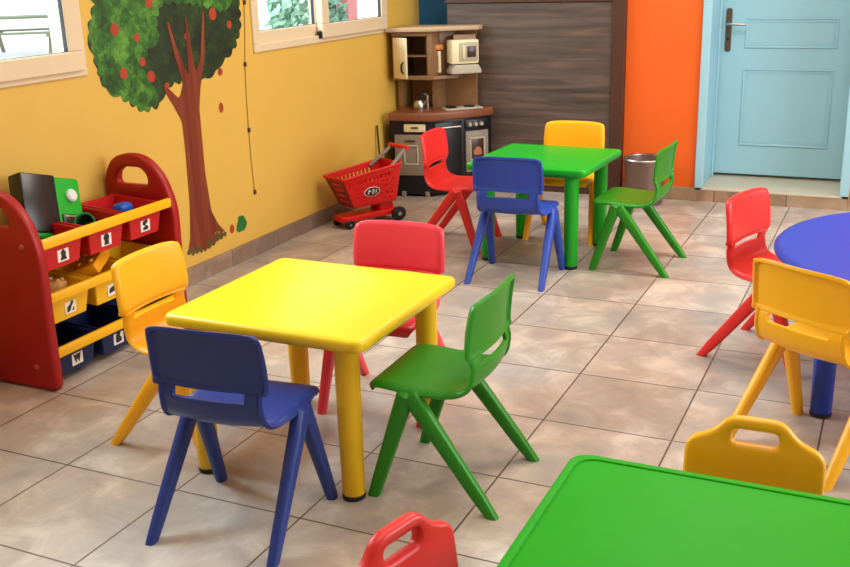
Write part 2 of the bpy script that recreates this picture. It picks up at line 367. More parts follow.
square_table('table', 'square yellow table with four yellow legs, glossy top', (-.552, -.407, 0), math.radians(-.5), (.313, .303), .48, P['yellow_table'], P['yellow_leg'], .068, 'square tables', near_left=-.02)
square_table('table', 'square green table in the back by the dark wood closet', (-.606, 1.832, 0), math.radians(-2), (.295, .288), .48, P['green_table'], P['green_table'], .075, 'square tables')
square_table('table', 'green table in the foreground with a raised rim, cut by the frame', (.737, -1.480, 0), math.radians(0), (.32, .40), .48, P['green_fore'], P['green_fore'], .085, 'square tables', lip=True)
rt = thing('round_table', 'round blue table at the right edge with thick blue legs', 'table', (1.172, .655, 0))
link('tabletop', lt([(0, .446), (.56, .446), (.578, .45), (.588, .460), (.588, .468), (.580, .477), (.566, .480), (.552, .4785), (0, .4785)], n=96), P['blue_table'], rt, angle=60)
for a in (219, 309, 39, 126):
    la, lb = round_leg(.034, .448, r2=.032); l = link('leg', la, P['blue_leg'], rt); link('foot_cap', lb, M_black, l)
    l.location = (.495*math.cos(math.radians(a)), .495*math.sin(math.radians(a)), 0)

# ------------------------------------------------------------------ moulded chairs
def catmull(pts, n):
    out = []; P_ = [pts[0]] + list(pts) + [pts[-1]]
    for i in range(1, len(P_)-2):
        p0, p1, p2, p3 = (Vector(p) for p in P_[i-1:i+3])
        for k in range(n):
            t = k/n; out.append(.5*((2*p1) + (p2-p0)*t + (2*p0-5*p1+4*p2-p3)*t*t + (3*p1-p0-3*p2+p3)*t**3))
    out.append(Vector(pts[-1])); return out
# profile rows: (y, z, half width, edge curl forward)
SHELL = [(.178, .297, .138, 0), (.176, .311, .146, 0), (.160, .320, .152, 0), (.11, .321, .158, 0), (.05, .316, .158, 0), (0, .312, .156, .002), (-.055, .311, .150, .006),
         (-.094, .320, .146, .012), (-.116, .341, .143, .016), (-.124, .368, .141, .017), (-.1255, .390, .140, .016), (-.122, .407, .140, .015), (-.118, .4165, .141, .014), (-.117, .4215, .156, .017), (-.118, .445, .158, .018), (-.122, .493, .1575, .018), (-.128, .542, .154, .016), (-.1315, .561, .147, .014), (-.132, .569, .132, .013)]
def shell_meshes():
    rows = []
    for a, b in zip(SHELL, SHELL[1:]): pass
    sp = catmull([(p[0], p[1], 0) for p in SHELL], 3)
    for i, p in enumerate(sp):
        k, t = divmod(i, 3); t /= 3
        if k >= len(SHELL)-1: k, t = len(SHELL)-2, 1
        w = SHELL[k][2]*(1-t) + SHELL[k+1][2]*t; c = SHELL[k][3]*(1-t)+SHELL[k+1][3]*t
        rows.append((p.x, p.y, w, c))
    half = [0, .12, .25, .38, .5, .6, .7, .8, .88, .94, .975, 1]; us = [-h for h in half[:0:-1]] + half; N = len(us)-1
    bm = bmesh.new(); grid = []
    for i, (y, z, w, c) in enumerate(rows):
        a = rows[max(i-1, 0)]; b = rows[min(i+1, len(rows)-1)]
        t = Vector((0, b[0]-a[0], b[1]-a[1])).normalized(); n = Vector((0, t.z, -t.y))      # n: sitter's side
        n = -n if n.y < 0 and n.z < 0 else n
        if i < 3*8 and n.z < 0: n = -n
        if i >= 3*8 and n.y < 0: n = -n
        line = []
        for u in us:
            q = Vector((u*w, y, z)) + n*(c*u*u)
            eu = max(0, (abs(u)-.93)/.07)**1.6; ev = max(0, 1-(len(rows)-1-i)/2.5)**1.5 if i > 3*12 else 0
            q = q - n*((.013 if i > 3*12 else .010)*min(1, max(eu, ev)))
            if i >= len(rows)-4: q.z -= .006*abs(u)**4
            if 3*13-1 <= i <= 3*13: q = q - n*.004
            line.append(bm.verts.new(q))
        grid.append(line)
    lay = bm.faces.layers.int.new('row')
    for i in range(len(grid)-1):
        for j in range(N):
            zc = (rows[i][1]+rows[i+1][1])/2; xc = abs((us[j]+us[j+1])/2*rows[i][2])
            if 8*3 < i and .391 < zc < .4165 and xc < .095: continue
            f = bm.faces.new((grid[i][j], grid[i+1][j], grid[i+1][j+1], grid[i][j+1])); f[lay] = i
    bmesh.ops.recalc_face_normals(bm, faces=bm.faces)
    # thickness 10 mm, then split into seat and backrest at the shoulder line
    me = bpy.data.meshes.new('shell'); bm.to_mesh(me); bm.free()
    o = bpy.data.objects.new('shell', me); C.objects.link(o)
    m1 = o.modifiers.new('s', 'SOLIDIFY'); m1.thickness = .011; m1.offset = 0; m1.use_rim = True
    m2 = o.modifiers.new('b', 'BEVEL'); m2.width = .003; m2.segments = 2; m2.limit_method = 'ANGLE'; m2.angle_limit = math.radians(55)
    dg = bpy.context.evaluated_depsgraph_get(); me2 = bpy.data.meshes.new_from_object(o.evaluated_get(dg)); bpy.data.objects.remove(o)
    out = []
    for part in (0, 1):
        b = bmesh.new(); b.from_mesh(me2)
        kill = [f for f in b.faces if (f.calc_center_median().z > .4165 and f.calc_center_median().y < -.05) != bool(part)]
        bmesh.ops.delete(b, geom=kill, context='FACES')
        x = bpy.data.meshes.new('shell'); b.to_mesh(x); b.free(); x.shade_smooth(); x.set_sharp_from_angle(angle=math.radians(48)); out.append(x)
    return out
def leg_mesh(sx, sy):
    bm = bmesh.new()
    top = Vector((sx*.156, .058+sy*.009, .299)); foot = Vector((sx*.172, .165 if sy > 0 else -.177, 0))
    pts = [Vector((sx*.112, .058+sy*.002, .305)), Vector((sx*.140, .058+sy*.004, .307)), top]; rad = [.012, .020, .0245]
    for k in range(1, 7):
        t = k/6; pts.append(top.lerp(foot, t)); rad.append(.0245-.0075*t)
    n = 16; rings = []
    for i, p in enumerate(pts):
        d = (pts[min(i+1, len(pts)-1)]-pts[max(i-1, 0)]).normalized()
        if i == len(pts)-1: d = Vector((0, 0, -1))
        s = Vector((0, 1, 0)) - d*d.y; s.normalize(); t = d.cross(s)
        ring = []
        for k in range(n):
            a = 2*PI*k/n; ca, sa = math.cos(a), math.sin(a)
            e = .62; ex = math.copysign(abs(ca)**e, ca); ey = math.copysign(abs(sa)**e, sa)
            ring.append(bm.verts.new(p + s*(rad[i]*ex*1.0) + t*(rad[i]*.80*ey)))
        rings.append(ring)
    for a, b in zip(rings, rings[1:]):
        for k in range(n): bm.faces.new((a[k], a[(k+1) % n], b[(k+1) % n], b[k]))
    bm.faces.new(rings[0][::-1]); bm.faces.new(rings[-1]); bmesh.ops.recalc_face_normals(bm, faces=bm.faces)
    me = bpy.data.meshes.new('leg'); bm.to_mesh(me); bm.free(); me.shade_smooth(); me.set_sharp_from_angle(angle=math.radians(50)); return me
CH = dict(zip(('seat', 'backrest'), shell_meshes()))
LEGS = [leg_mesh(sx, sy) for sx in (-1, 1) for sy in (-1, 1)]
CACHE = {}
def chair(label, m, loc, deg, group):
    t = thing('chair', label, 'chair', (loc[0], loc[1], 0), math.radians(deg), group)
    key = m.name
    if key not in CACHE:
        CACHE[key] = [(n, me.copy()) for n, me in [('seat', CH['seat']), ('backrest', CH['backrest'])] + [('leg', l) for l in LEGS]]
        for _, me in CACHE[key]: me.materials.clear(); me.materials.append(m)
    for n, me in CACHE[key]:
        o = bpy.data.objects.new(n, me); C.objects.link(o); o.parent = t
    return t
G1, G2, G3, G4 = 'chairs around the yellow table', 'chairs around the back green table', 'chairs at the round blue table', 'handle-back chairs at the foreground green table'
chair('dark blue chair with its back to us, in front of the yellow table', P['blue'], (-.533, -.852), 5, G1)
chair('green chair seen from its side, right of the yellow table', P['green'], (-.115, -.441), 91, G1)
chair('amber yellow chair between the yellow table and the red toy shelf', P['amber'], (-.984, -.462), -90, G1)
chair('coral red chair behind the yellow table, only its back and legs showing', P['pink'], (-.522, -.030), 184, G1)
chair('blue chair with its back to us, in front of the back green table', P['blue_mid'], (-.604, 1.41), 2, G2)
chair('green chair seen from its side, right of the back green table', P['green'], (-.137, 1.79), 88, G2)
chair('red chair left of the back green table, in front of the play kitchen', P['red'], (-1.085, 1.86), -87, G2)
chair('yellow chair behind the back green table, facing us against the closet', P['amber'], (-.606, 2.19), 181, G2)
chair('red chair pulled up to the round blue table, facing right', P['red'], (.575, .832), -108, G3)
chair('amber yellow chair with its back to us at the round blue table', P['amber'], (.784, .108), -31, G3)

def handle_chair(label, m, loc, deg):
    t = thing('chair', label, 'chair', (loc[0], loc[1], 0), math.radians(deg), G4)
    o = rounded([(-.115, .27), (.115, .27), (.128, .40), (.126, .502), (.078, .520), (.050, .555), (-.050, .555), (-.078, .520), (-.126, .502), (-.128, .40)], [.02, .02, .05, .035, .03, .022, .022, .03, .035, .05], 5)
    h = rounded([(-.042, .503), (-.042, .531), (.042, .531), (.042, .503)], .012, 4)
    tilt = Matrix.Translation((0, -.105, .27)) @ Matrix.Rotation(math.radians(7), 4, 'X') @ Matrix.Translation((0, 0, -.27)) @ Matrix(((1, 0, 0, 0), (0, 0, -1, 0), (0, 1, 0, 0), (0, 0, 0, 1)))
    link('backrest', slab(o, (h,), .026, .009, tilt), m, t, angle=60)
    link('seat', prism(rounded([(-.125, -.12), (.125, -.12), (.13, .13), (-.13, .13)], .04), .262, .288, .009), m, t, angle=60)
    for sx in (-1, 1):
        for sy in (-1, 1): link('leg', tb([(sx*.095, sy*.088, .27), (sx*.12, sy*.125, 0)], [.021, .016], n=16), m, t)
    return t
handle_chair('amber yellow chair with a carry hole in its back, beyond the foreground green table', P['amber'], (.738, -1.105), 181)
handle_chair('red chair with a carry hole in its back, left of the foreground green table', P['red'], (.410, -1.585), -104)

# ------------------------------------------------------------------ toy shelf with bins
SX0, SX1 = -1.953, -1.63; SY0, SY1 = -.40, .345
sh = thing('toy_shelf', 'red toy shelf with arched side panels and yellow rails along the wall', 'shelf', (-1.79, -.035, 0))
def shm(M=None): return Matrix.Translation((1.79, .035, 0)) @ (M or Matrix())
arch = [(SX1+.005, 0), (SX1+.006, .22), (SX1+.012, .50), (-1.66, .612), (-1.715, .672), (-1.775, .698), (-1.845, .698), (-1.908, .675), (-1.948, .61), (SX0, .50), (SX0, 0)]
arch = rounded(arch, [.025] + [.06]*9 + [.015], 5)
hh = rounded([(-1.735, .575), (-1.735, .615), (-1.765, .645), (-1.85, .645), (-1.885, .615), (-1.885, .575)], [.018, .02, .03, .03, .02, .018], 5)
for y in (SY0+.02, SY1-.02):
    sp = link('side_panel', slab(arch, (hh,), .042, .012, shm(Matrix.Translation((0, y, 0)) @ M_XZ)), P['shelf_red'], sh, angle=60)
    if y < 0:
        for x, z in ((-1.685, .515), (-1.70, .085), (-1.90, .085), (-1.90, .5)):
            link('screw_cap', lt([(0, .006), (.007, .006), (.010, .003), (.010, 0), (0, 0)], n=16, M=shm(Matrix.Translation((x, SY0-.001, z)) @ Matrix.Rotation(PI/2, 4, 'X'))), mat('screw_cap_plastic', '#b5523a', .4, bump=.02), sp)
for z in (.515, .325, .128):
    link('front_rail', bx((-1.648, SY0+.035, z-.018), (-1.628, SY1-.035, z+.018), .006, shm()), P['rail'], sh)
    link('rear_rail', tb([shm() @ Vector((-1.915, SY0+.03, z-.02)), shm() @ Vector((-1.915, SY1-.03, z-.02))], .010), P['shelf_red'], sh)
    link('shelf_rail', tb([shm() @ Vector((-1.76, SY0+.03, z-.105)), shm() @ Vector((-1.76, SY1-.03, z-.105))], .008), P['shelf_red'], sh) if z > .2 else None
M_label = mat('white_label_paper', '#e9e4da', .6, bump=.02)
M_ink = mat('dark_label_print', '#2a2420', .6, bump=.02)
def bin_parts(m, root, glyph):
    # open tapered tray in local coords: front at +x, width along y
    L, Wd, Hh, th = .245, .205, .115, .005
    bm = bmesh.new()
    def ring(z, ins): return [(-L/2+ins, -Wd/2+ins, z), (L/2-ins*.6, -Wd/2+ins, z), (L/2-ins*.6, Wd/2-ins, z), (-L/2+ins, Wd/2-ins, z)]
    loops = [ring(0, .022), ring(Hh-.012, .008), ring(Hh-.012, 0), ring(Hh, 0), ring(Hh, .013), ring(th, .028)]
    vs = [[bm.verts.new(p) for p in l] for l in loops]
    for a, b in zip(vs, vs[1:]):
        for k in range(4): bm.faces.new((a[k], a[(k+1) % 4], b[(k+1) % 4], b[k]))
    bm.faces.new(vs[0][::-1]); bm.faces.new(vs[-1])
    bmesh.ops.recalc_face_normals(bm, faces=bm.faces)
    bmesh.ops.bevel(bm, geom=list(bm.edges), offset=.003, segments=2, affect='EDGES')
    tray = link('tray', bm, m, root, angle=60)
    A = Matrix(((0, 0, 1, L/2-.0095), (1, 0, 0, 0), (0, 1, 0, 0), (0, 0, 0, 1)))
    lb = link('label_card', slab([(-.026, .020), (.026, .020), (.026, .070), (-.026, .070)], (), .003, 0, A), M_label, root, smooth=False)
    g = bmesh.new()
    for q in glyph: add(g, slab(q, (), .0015, 0, A @ Matrix.Translation((0, 0, .002))))
    link('label_print', g, M_ink, lb, smooth=False)
glyphs = [
    [rounded([(-.016, .026), (.016, .026), (.010, .04), (.013, .05), (0, .066), (-.012, .052), (-.008, .04)], .004)],
    [ellipse(0, .050, .014, .015, 16), rounded([(-.013, .024), (.013, .024), (.009, .04), (-.009, .04)], .003)],
    [rounded([(-.014, .026), (.013, .026), (.016, .038), (-.002, .046), (.014, .056), (.008, .066), (-.014, .060), (-.016, .048), (0, .040), (-.014, .036)], .003)],
    [rounded([(-.017, .026), (-.003, .030), (.004, .046), (.016, .060), (.006, .066), (-.004, .052), (-.016, .046)], .003), rounded([(.006, .028), (.017, .028), (.014, .042)], .002)],
    [rounded([(-.019, .030), (.018, .036), (.019, .050), (.004, .056), (-.016, .048)], .004)],
    [rounded([(-.013, .024), (.014, .026), (.010, .058), (0, .066), (-.012, .056)], .004)],
    [rounded([(-.02, .064), (-.010, .026), (-.002, .044), (.006, .026), (.018, .064), (.008, .058), (-.001, .062), (-.009, .056)], .002)],
    [rounded([(-.014, .026), (.014, .028), (.016, .042), (.006, .050), (.012, .064), (-.010, .064), (-.016, .046)], .004)],
    [ellipse(0, .044, .015, .018, 16)]]
rows_ = [(.515, P['bin_red'], 'red', 'top'), (.325, P['bin_yellow'], 'yellow', 'middle'), (.128, P['bin_navy'], 'navy blue', 'bottom')]
place_ = ['nearest to us', 'second from the near side panel', 'farthest from us']
BINS = {}
for r, (z, m, cn, rn) in enumerate(rows_):
    for k, y in enumerate((-.252, -.036, .180)):
        nm = '%s bin in the toy shelf %s row, %s' % (cn, rn, place_[k])
        b = thing('storage_bin', nm, 'bin', (-1.775, y, z-.098), 0, 'storage bins in the toy shelf')
        b.rotation_euler = (0, math.radians(4 if r < 2 else 2), 0)
        bin_parts(m, b, glyphs[r*3+k]); BINS[r, k] = b
# toys in the bins
M_tgreen = plastic('toy_green_plastic', '#12a52a', .34)
tg = thing('toy_till', 'green toy till with a big dark screen leaning out of the top shelf bin', 'toy', (-1.80, -.150, .462))
tg.rotation_euler = (math.radians(-16), math.radians(-18), 0)
bb = bx((-.03, -.13, .0), (.03, .135, .235), .014, None, 3); link('body', bb, M_tgreen, tg, angle=60)
link('screen', bx((-.0315, -.134, .02), (.036, .018, .238), .008, None, 2), mat('dark_screen_plastic', '#141512', .3, bump=.02), tg)
link('dial', lt([(0, .016), (.018, .016), (.024, .010), (.024, 0), (0, 0)], n=24, M=Matrix.Translation((.030, .082, .165)) @ Matrix.Rotation(PI/2, 4, 'Y')), mat('white_dial_plastic', '#d9dcd4', .35, bump=.02), tg)
link('keypad', bx((.026, .03, .03), (.036, .10, .095), .006), mat('dark_screen_plastic', '#141512', .3), tg)
link('key_strip', bx((.034, .04, .082), (.039, .095, .090), .002), mat('gold_key_plastic', '#a58a4a', .4, bump=.02), tg)
cup = thing('toy_cup', 'dark green toy cup lying in the middle red bin', 'toy', (-1.735, -.042, .498)); cup.rotation_euler = (math.radians(60), 0, math.radians(30))
link('cup_body', lt([(0, -.03), (.028, -.03), (.036, .035), (.033, .036), (.026, -.024), (0, -.024)], n=24), mat('dark_green_plastic', '#0c4a2b', .35, bump=.02), cup)
link('cup_rim', lt([(.034, .032), (.039, .034), (.039, .040), (.033, .040), (.032, .034)], n=24), plastic('mid_green_plastic', '#1b7a40', .35), cup)
bl = thing('toy_block', 'bright blue rounded toy lump in the far red bin', 'toy', (-1.745, .165, .515))
bmx = bx((-.028, -.035, -.02), (.028, .035, .022), .016, None, 3); link('block', bmx, plastic('toy_blue_plastic', '#1454b8', .4), bl, angle=80)
st = thing('toy_tray', 'dark blue flat toy lying across the far red bin', 'toy', (-1.80, .10, .493)); st.rotation_euler = (0, 0, math.radians(8))
link('plate', bx((-.045, -.06, -.007), (.04, .09, .007), .006), plastic('toy_dark_blue_plastic', '#1c2450', .4), st)
def brick(label, m, loc, rot, size):
    t = thing('toy_brick', label, 'toy', loc); t.rotation_euler = rot
    link('brick_body', bx((-size[0], -size[1], -size[2]), size, .006, None, 2), m, t)
    k = 0
    for sx in (-.5, .5):
        for sy in (-.5, .5): link('stud', lt([(0, .010), (.008, .010), (.010, .007), (.010, 0), (0, 0)], (sx*size[0], sy*size[1], size[2]-.001), 16), m, t)
brick('yellow toy brick tilted up in the middle yellow bin', plastic('toy_yellow_plastic', '#f0a312', .4), (-1.765, -.015, .345), (.25, -.35, .3), (.05, .075, .022))
brick('pale tan toy brick in the near yellow bin', plastic('toy_tan_plastic', '#cf9a55', .45), (-1.755, -.225, .318), (-.2, .1, .5), (.04, .055, .022))
brick('orange toy brick tilted up in the far end of the middle yellow bin', plastic('toy_orange_plastic', '#ef7d10', .4), (-1.85, .065, .352), (.1, -.2, 1.1), (.03, .025, .018))

# ------------------------------------------------------------------ apple tree decal on the left wall
tr = thing('wall_decal', 'large apple tree sticker with brown trunk and leafy crown on yellow wall', 'wall sticker', (-1.96, .9, .15))
TM = Matrix.Translation((1.96, -.9, -.15)) @ M_WALL
def wob(pts, amp, step, sub=6, rnd=random.Random(3)):
    """leafy outline: bumps along a closed polygon"""
    out = []; n = len(pts)
    for i in range(n):
        a = Vector(pts[i]); b = Vector(pts[(i+1) % n]); L = (b-a).length; k = max(1, int(L/step)); nrm = Vector(((b-a).y, -(b-a).x)).normalized()
        for j in range(k):
            r = amp*(.5+rnd.random()*.8)
            for s in range(sub):
                t = (j + s/sub)/k; out.append(tuple(a.lerp(b, t) + nrm*(r*math.sin(PI*s/sub))))
    return out
crown = [(.345, 1.07), (.39, .94), (.47, .90), (.60, .825), (.70, .84), (.76, .90), (.93, .95), (1.03, .91), (1.12, .935), (1.20, .985), (1.265, 1.02), (1.33, 1.10), (1.345, 1.25), (1.31, 1.42), (1.20, 1.55), (1.02, 1.64), (.80, 1.66), (.60, 1.60), (.45, 1.48), (.37, 1.33), (.385, 1.26), (.335, 1.16)]
M_leafd = leaf_mat('dark_leaf_print', ('#0b170a', '#162d11', '#26481a'), 34)
M_leafm = leaf_mat('leaf_print', ('#12340f', '#2a621a', '#5c9430'), 30)
M_trunk = wood_mat('trunk_print', ('#511b0d', '#762c14', '#8f431f'), 'z')
M_branch = mat('branch_print', '#5a2616', .5, bump=.05, vary=.2)
link('foliage', slab(wob(crown, .018, .05), (), .001, 0, TM @ Matrix.Translation((0, 0, .0006))), M_leafd, tr, smooth=False)
light = [(.345, 1.07), (.39, .94), (.47, .90), (.60, .825), (.69, .85), (.66, .93), (.60, 1.0), (.66, 1.07), (.74, 1.10), (.72, 1.20), (.80, 1.26), (.92, 1.25), (1.02, 1.24), (1.12, 1.22), (1.21, 1.20), (1.27, 1.22), (1.31, 1.42), (1.20, 1.55), (1.02, 1.64), (.80, 1.66), (.60, 1.60), (.45, 1.48), (.37, 1.33), (.385, 1.26), (.335, 1.16)]
link('leaf_clump', slab(wob(light, .016, .045), (), .001, 0, TM @ Matrix.Translation((0, 0, .0016))), M_leafm, tr, smooth=False)
trunk = rounded([(.79, .158), (.815, .215), (.835, .36), (.842, .60), (.84, .74), (.79, .82), (.735, .895), (.76, .90), (.835, .84), (.872, .90), (.838, 1.0), (.80, 1.17), (.812, 1.17), (.862, 1.03), (.915, .93), (.925, 1.18), (.937, 1.18), (.965, .94), (1.01, 1.0), (1.055, 1.20), (1.067, 1.20), (1.04, 1.0), (.99, .87), (.968, .78), (.966, .50), (.985, .30), (1.03, .225), (1.08, .178), (.995, .20), (.985, .135), (.945, .185), (.915, .115), (.885, .175), (.845, .14), (.83, .18)], .02, 3)
link('trunk', slab(trunk, (), .001, 0, TM @ Matrix.Translation((0, 0, .0028))), M_trunk, tr, smooth=False)
link('grass_tuft', slab(wob([(.78, .150), (.84, .140), (.93, .135), (1.0, .15), (1.09, .17), (1.0, .185), (.90, .165), (.82, .17)], .012, .03), (), .001, 0, TM @ Matrix.Translation((0, 0, .0014))), mat('grass_print', '#5a4a1c', .5, vary=.2), tr, smooth=False)
M_apple = mat('apple_print', '#a53a20', .5, vary=.3)
for y, z, r in ((.475, 1.16, .03), (.70, 1.255, .028), (.50, .985, .028), (.62, 1.02, .022), (.665, .955, .03), (.60, 1.12, .02), (1.13, 1.185, .034), (.93, 1.10, .022), (.76, .905, .018), (1.15, .925, .02), (1.25, 1.13, .022)):
    link('apple', slab(wob(ellipse(y, z, r*.8, r*.78, 10), .003, .02, 3), (), .001, 0, TM @ Matrix.Translation((0, 0, .0026))), M_apple, tr, smooth=False)
def decal(name, label, loops, m, cat='wall sticker', group=None):
    o = bmesh.new()
    cy = sum(p[0] for p in loops[0])/len(loops[0]); cz = sum(p[1] for p in loops[0])/len(loops[0])
    for l in loops: add(o, slab([(a-cy, b-cz) for a, b in l], (), .001, 0, Matrix(((0, 0, 1, 0), (1, 0, 0, 0), (0, 1, 0, 0), (0, 0, 0, 1)))))
    t = link(name, o, m, None, smooth=False); t.location = (-1.9592, cy, cz); return props(t, label, cat, group)
decal('apple_sticker', 'small red apple sticker falling right of the tree trunk', [ellipse(1.134, .762, .017, .024, 18)], M_apple)
decal('apple_sticker', 'reddish apple sticker on the ground right of the tree roots', [ellipse(1.135, .178, .018, .022, 18)], M_apple)
decal('leaf_sticker', 'green leaf clump sticker just above the baseboard right of the tree', [wob([(1.17, .16), (1.21, .15), (1.255, .165), (1.25, .20), (1.215, .225), (1.19, .205)], .01, .03)], mat('leaf_clump_print', '#1d6a2c', .5, vary=.3))

# cable with clips down the yellow wall
cb = thing('wall_cable', 'thin cable clipped down the yellow wall under the second window', 'cable', (-1.957, 1.355, .31))
CMx = Matrix.Translation((1.957, -1.355, -.31))
link('wire', tb([CMx @ Vector(p) for p in ((-1.956, 1.385, 1.24), (-1.956, 1.372, 1.1), (-1.956, 1.35, .94), (-1.956, 1.34, .78), (-1.956, 1.337, .62), (-1.956, 1.338, .45), (-1.956, 1.345, .31))], .002, n=8), mat('cable_plastic', '#a98a4a', .5, bump=.02), cb)
for y, z in ((1.349, .94), (1.337, .626), (1.345, .316), (1.384, 1.225)):
    link('cable_clip', bx((-.004, -.007, -.011), (.007, .007, .011), .003, CMx @ Matrix.Translation((-1.956, y, z))), mat('brown_clip_plastic', '#4d3216', .5, bump=.02), cb)

# ------------------------------------------------------------------ play kitchen in the corner
M_kwood = mat('kitchen_brown_plastic', '#8a6645', .45, bump=.06, bscale=80, vary=.12)
M_ktop = mat('kitchen_counter_plastic', '#80492c', .42, bump=.05, bscale=60, vary=.15)
M_kdark = plastic('kitchen_black_plastic', '#0f0e14', .35)
M_kcream = plastic('kitchen_cream_plastic', '#e8d9b0', .4)
M_ktaupe = plastic('kitchen_taupe_plastic', '#8a7d6d', .42)
M_kgrey = plastic('kitchen_grey_plastic', '#b0a690', .4)
kt = thing('play_kitchen', 'brown and black play kitchen with counter, cupboard and microwave in the corner', 'play kitchen', (-1.65, 3.0, 0))
KM = Matrix.Translation((1.65, -3.0, 0))
A, B, D = Vector((-1.90, 2.735)), Vector((-1.64, 2.785)), Vector((-1.392, 3.10))
def kout(off, back=3.122):
    """plan outline of the unit, front pushed out by off"""
    n1 = Vector((B.y-A.y, -(B.x-A.x))).normalized()*off; n2 = Vector((D.y-B.y, -(D.x-B.x))).normalized()*off
    mid = B + (n1+n2)*.85
    return [tuple(A+n1), tuple(mid), tuple(D+n2), (D.x+n2.x, back), (A.x, back)]
def kp(o, z0, z1, bev=.004):
    b = prism(o, z0, z1, bev); bmesh.ops.transform(b, matrix=KM, verts=b.verts); return b
link('base_body', kp(kout(0), .015, .47), M_kdark, kt, angle=40)
link('counter', kp(kout(.025), .468, .52, .012), M_ktop, kt, angle=50)
def fac(P0, P1, z=0):
    u = (P1-P0).normalized(); n = Vector((u.y, -u.x))
    return KM @ Matrix(((u.x, 0, n.x, P0.x), (u.y, 0, n.y, P0.y), (0, 1, 0, z), (0, 0, 0, 1)))
F1, F2 = fac(A, B), fac(B, D)
def kb(name, m, F, u0, u1, v0, v1, n0, n1, bev=.006, parent=kt): return link(name, bx((u0, v0, n0), (u1, v1, n1), bev, F), m, parent)
dr = kb('drawer', M_kcream, F1, .09, .225, .402, .450, -.004, .012); kb('handle', M_bronze, F1, .135, .185, .424, .434, .011, .022, .004, dr)
dd = kb('cupboard_door', M_ktaupe, F1, .03, .235, .135, .385, -.004, .014)
link('door_trim', frame((.085, .20), (.18, .325), .012, .012, .02, F1), M_kgrey, dd); kb('handle', M_bronze, F1, .10, .165, .345, .356, .012, .026, .004, dd)
kb('foot', M_ktaupe, F1, .06, .09, .0, .035, -.03, .004); kb('foot', M_ktaupe, F1, .21, .24, .0, .035, -.03, .004)
dw = kb('dishwasher_door', M_kdark, F2, .012, .20, .06, .455, -.004, .012)
link('handle', tb([F2 @ Vector((.03, .425, .012)), F2 @ Vector((.035, .425, .03)), F2 @ Vector((.18, .425, .03)), F2 @ Vector((.185, .425, .012))], .008, n=10), M_chrome, dw)
ov = kb('oven_door', M_ktaupe, F2, .225, .385, .13, .385, -.004, .016)
link('oven_window_frame', frame((.25, .20), (.36, .345), .012, .014, .022, F2), M_kgrey, ov); kb('oven_window', mat('oven_window_plastic', '#3a1c12', .3, bump=.02), F2, .262, .348, .212, .333, .008, .019, .002, ov)
link('roast_print', slab(rounded([(.28, .235), (.335, .235), (.33, .275), (.30, .29), (.275, .26)], .012), (), .002, 0, F2 @ Matrix.Translation((0, 0, .0195))), mat('roast_print', '#b06a3c', .5, vary=.2), ov, smooth=False)
pn = kb('control_panel', M_kdark, F2, .225, .385, .395, .455, -.004, .010)
for u in (.255, .295, .335): link('knob', lt([(0, .014), (.011, .014), (.014, .004), (.014, 0), (0, 0)], n=16, M=F2 @ Matrix.Translation((u, .425, .010))), M_kgrey, pn)
kb('foot', M_ktaupe, F2, .30, .33, .0, .035, -.03, .004)
# hutch above the counter
A2, B2, D2 = Vector((-1.915, 2.835)), Vector((-1.68, 2.885)), Vector((-1.475, 3.085))
bk = 3.135
def pr(o, z0, z1, bev=.004): return kp(o, z0, z1, bev)
link('back_panel', kp([(-1.915, 3.105), (-1.475, 3.105), (-1.475, 3.122), (-1.915, 3.122)], .51, .99), M_kwood, kt)
link('side_panel', kp([(-1.925, 2.86), (-1.905, 2.86), (-1.905, 3.122), (-1.925, 3.122)], .70, .985), M_kwood, kt)
link('side_post', kp([(-1.92, 2.93), (-1.895, 2.93), (-1.895, 2.97), (-1.92, 2.97)], .51, .71), M_kwood, kt)
link('side_post', kp([(-1.72, 2.98), (-1.685, 2.98), (-1.685, 3.12), (-1.72, 3.12)], .51, .71), M_kwood, kt)
G1f, G2f = fac(A2, B2), fac(B2, D2)
LW = (B2-A2).length; RW = (D2-B2).length
link('face_frame', frame((0, .70), (LW, .985), .026, -.02, .0, G1f), M_kwood, kt)
for z0, z1 in ((.70, .715), (.835, .845), (.965, .985)):
    link('shelf_board', kp([(-1.90, 2.86), (-1.69, 2.905), (-1.69, 3.12), (-1.90, 3.12)], z0, z1, .002), M_kwood, kt)
link('divider', kp([(-1.70, 2.885), (-1.675, 2.89), (-1.675, 3.12), (-1.70, 3.12)], .70, .985), M_kwood, kt)
dcr = link('cupboard_door', bx((0, .715, 0), (.115, .955, .014), .005, fac(Vector((-1.895, 2.828)), Vector((-1.80, 2.79)))), M_kcream, kt)
hd = fac(Vector((-1.895, 2.828)), Vector((-1.80, 2.79)))
link('handle', tb([hd @ Vector((.09, .745, .012)), hd @ Vector((.083, .76, .024)), hd @ Vector((.083, .80, .024)), hd @ Vector((.09, .815, .012))], .006, n=8), M_black, dcr)
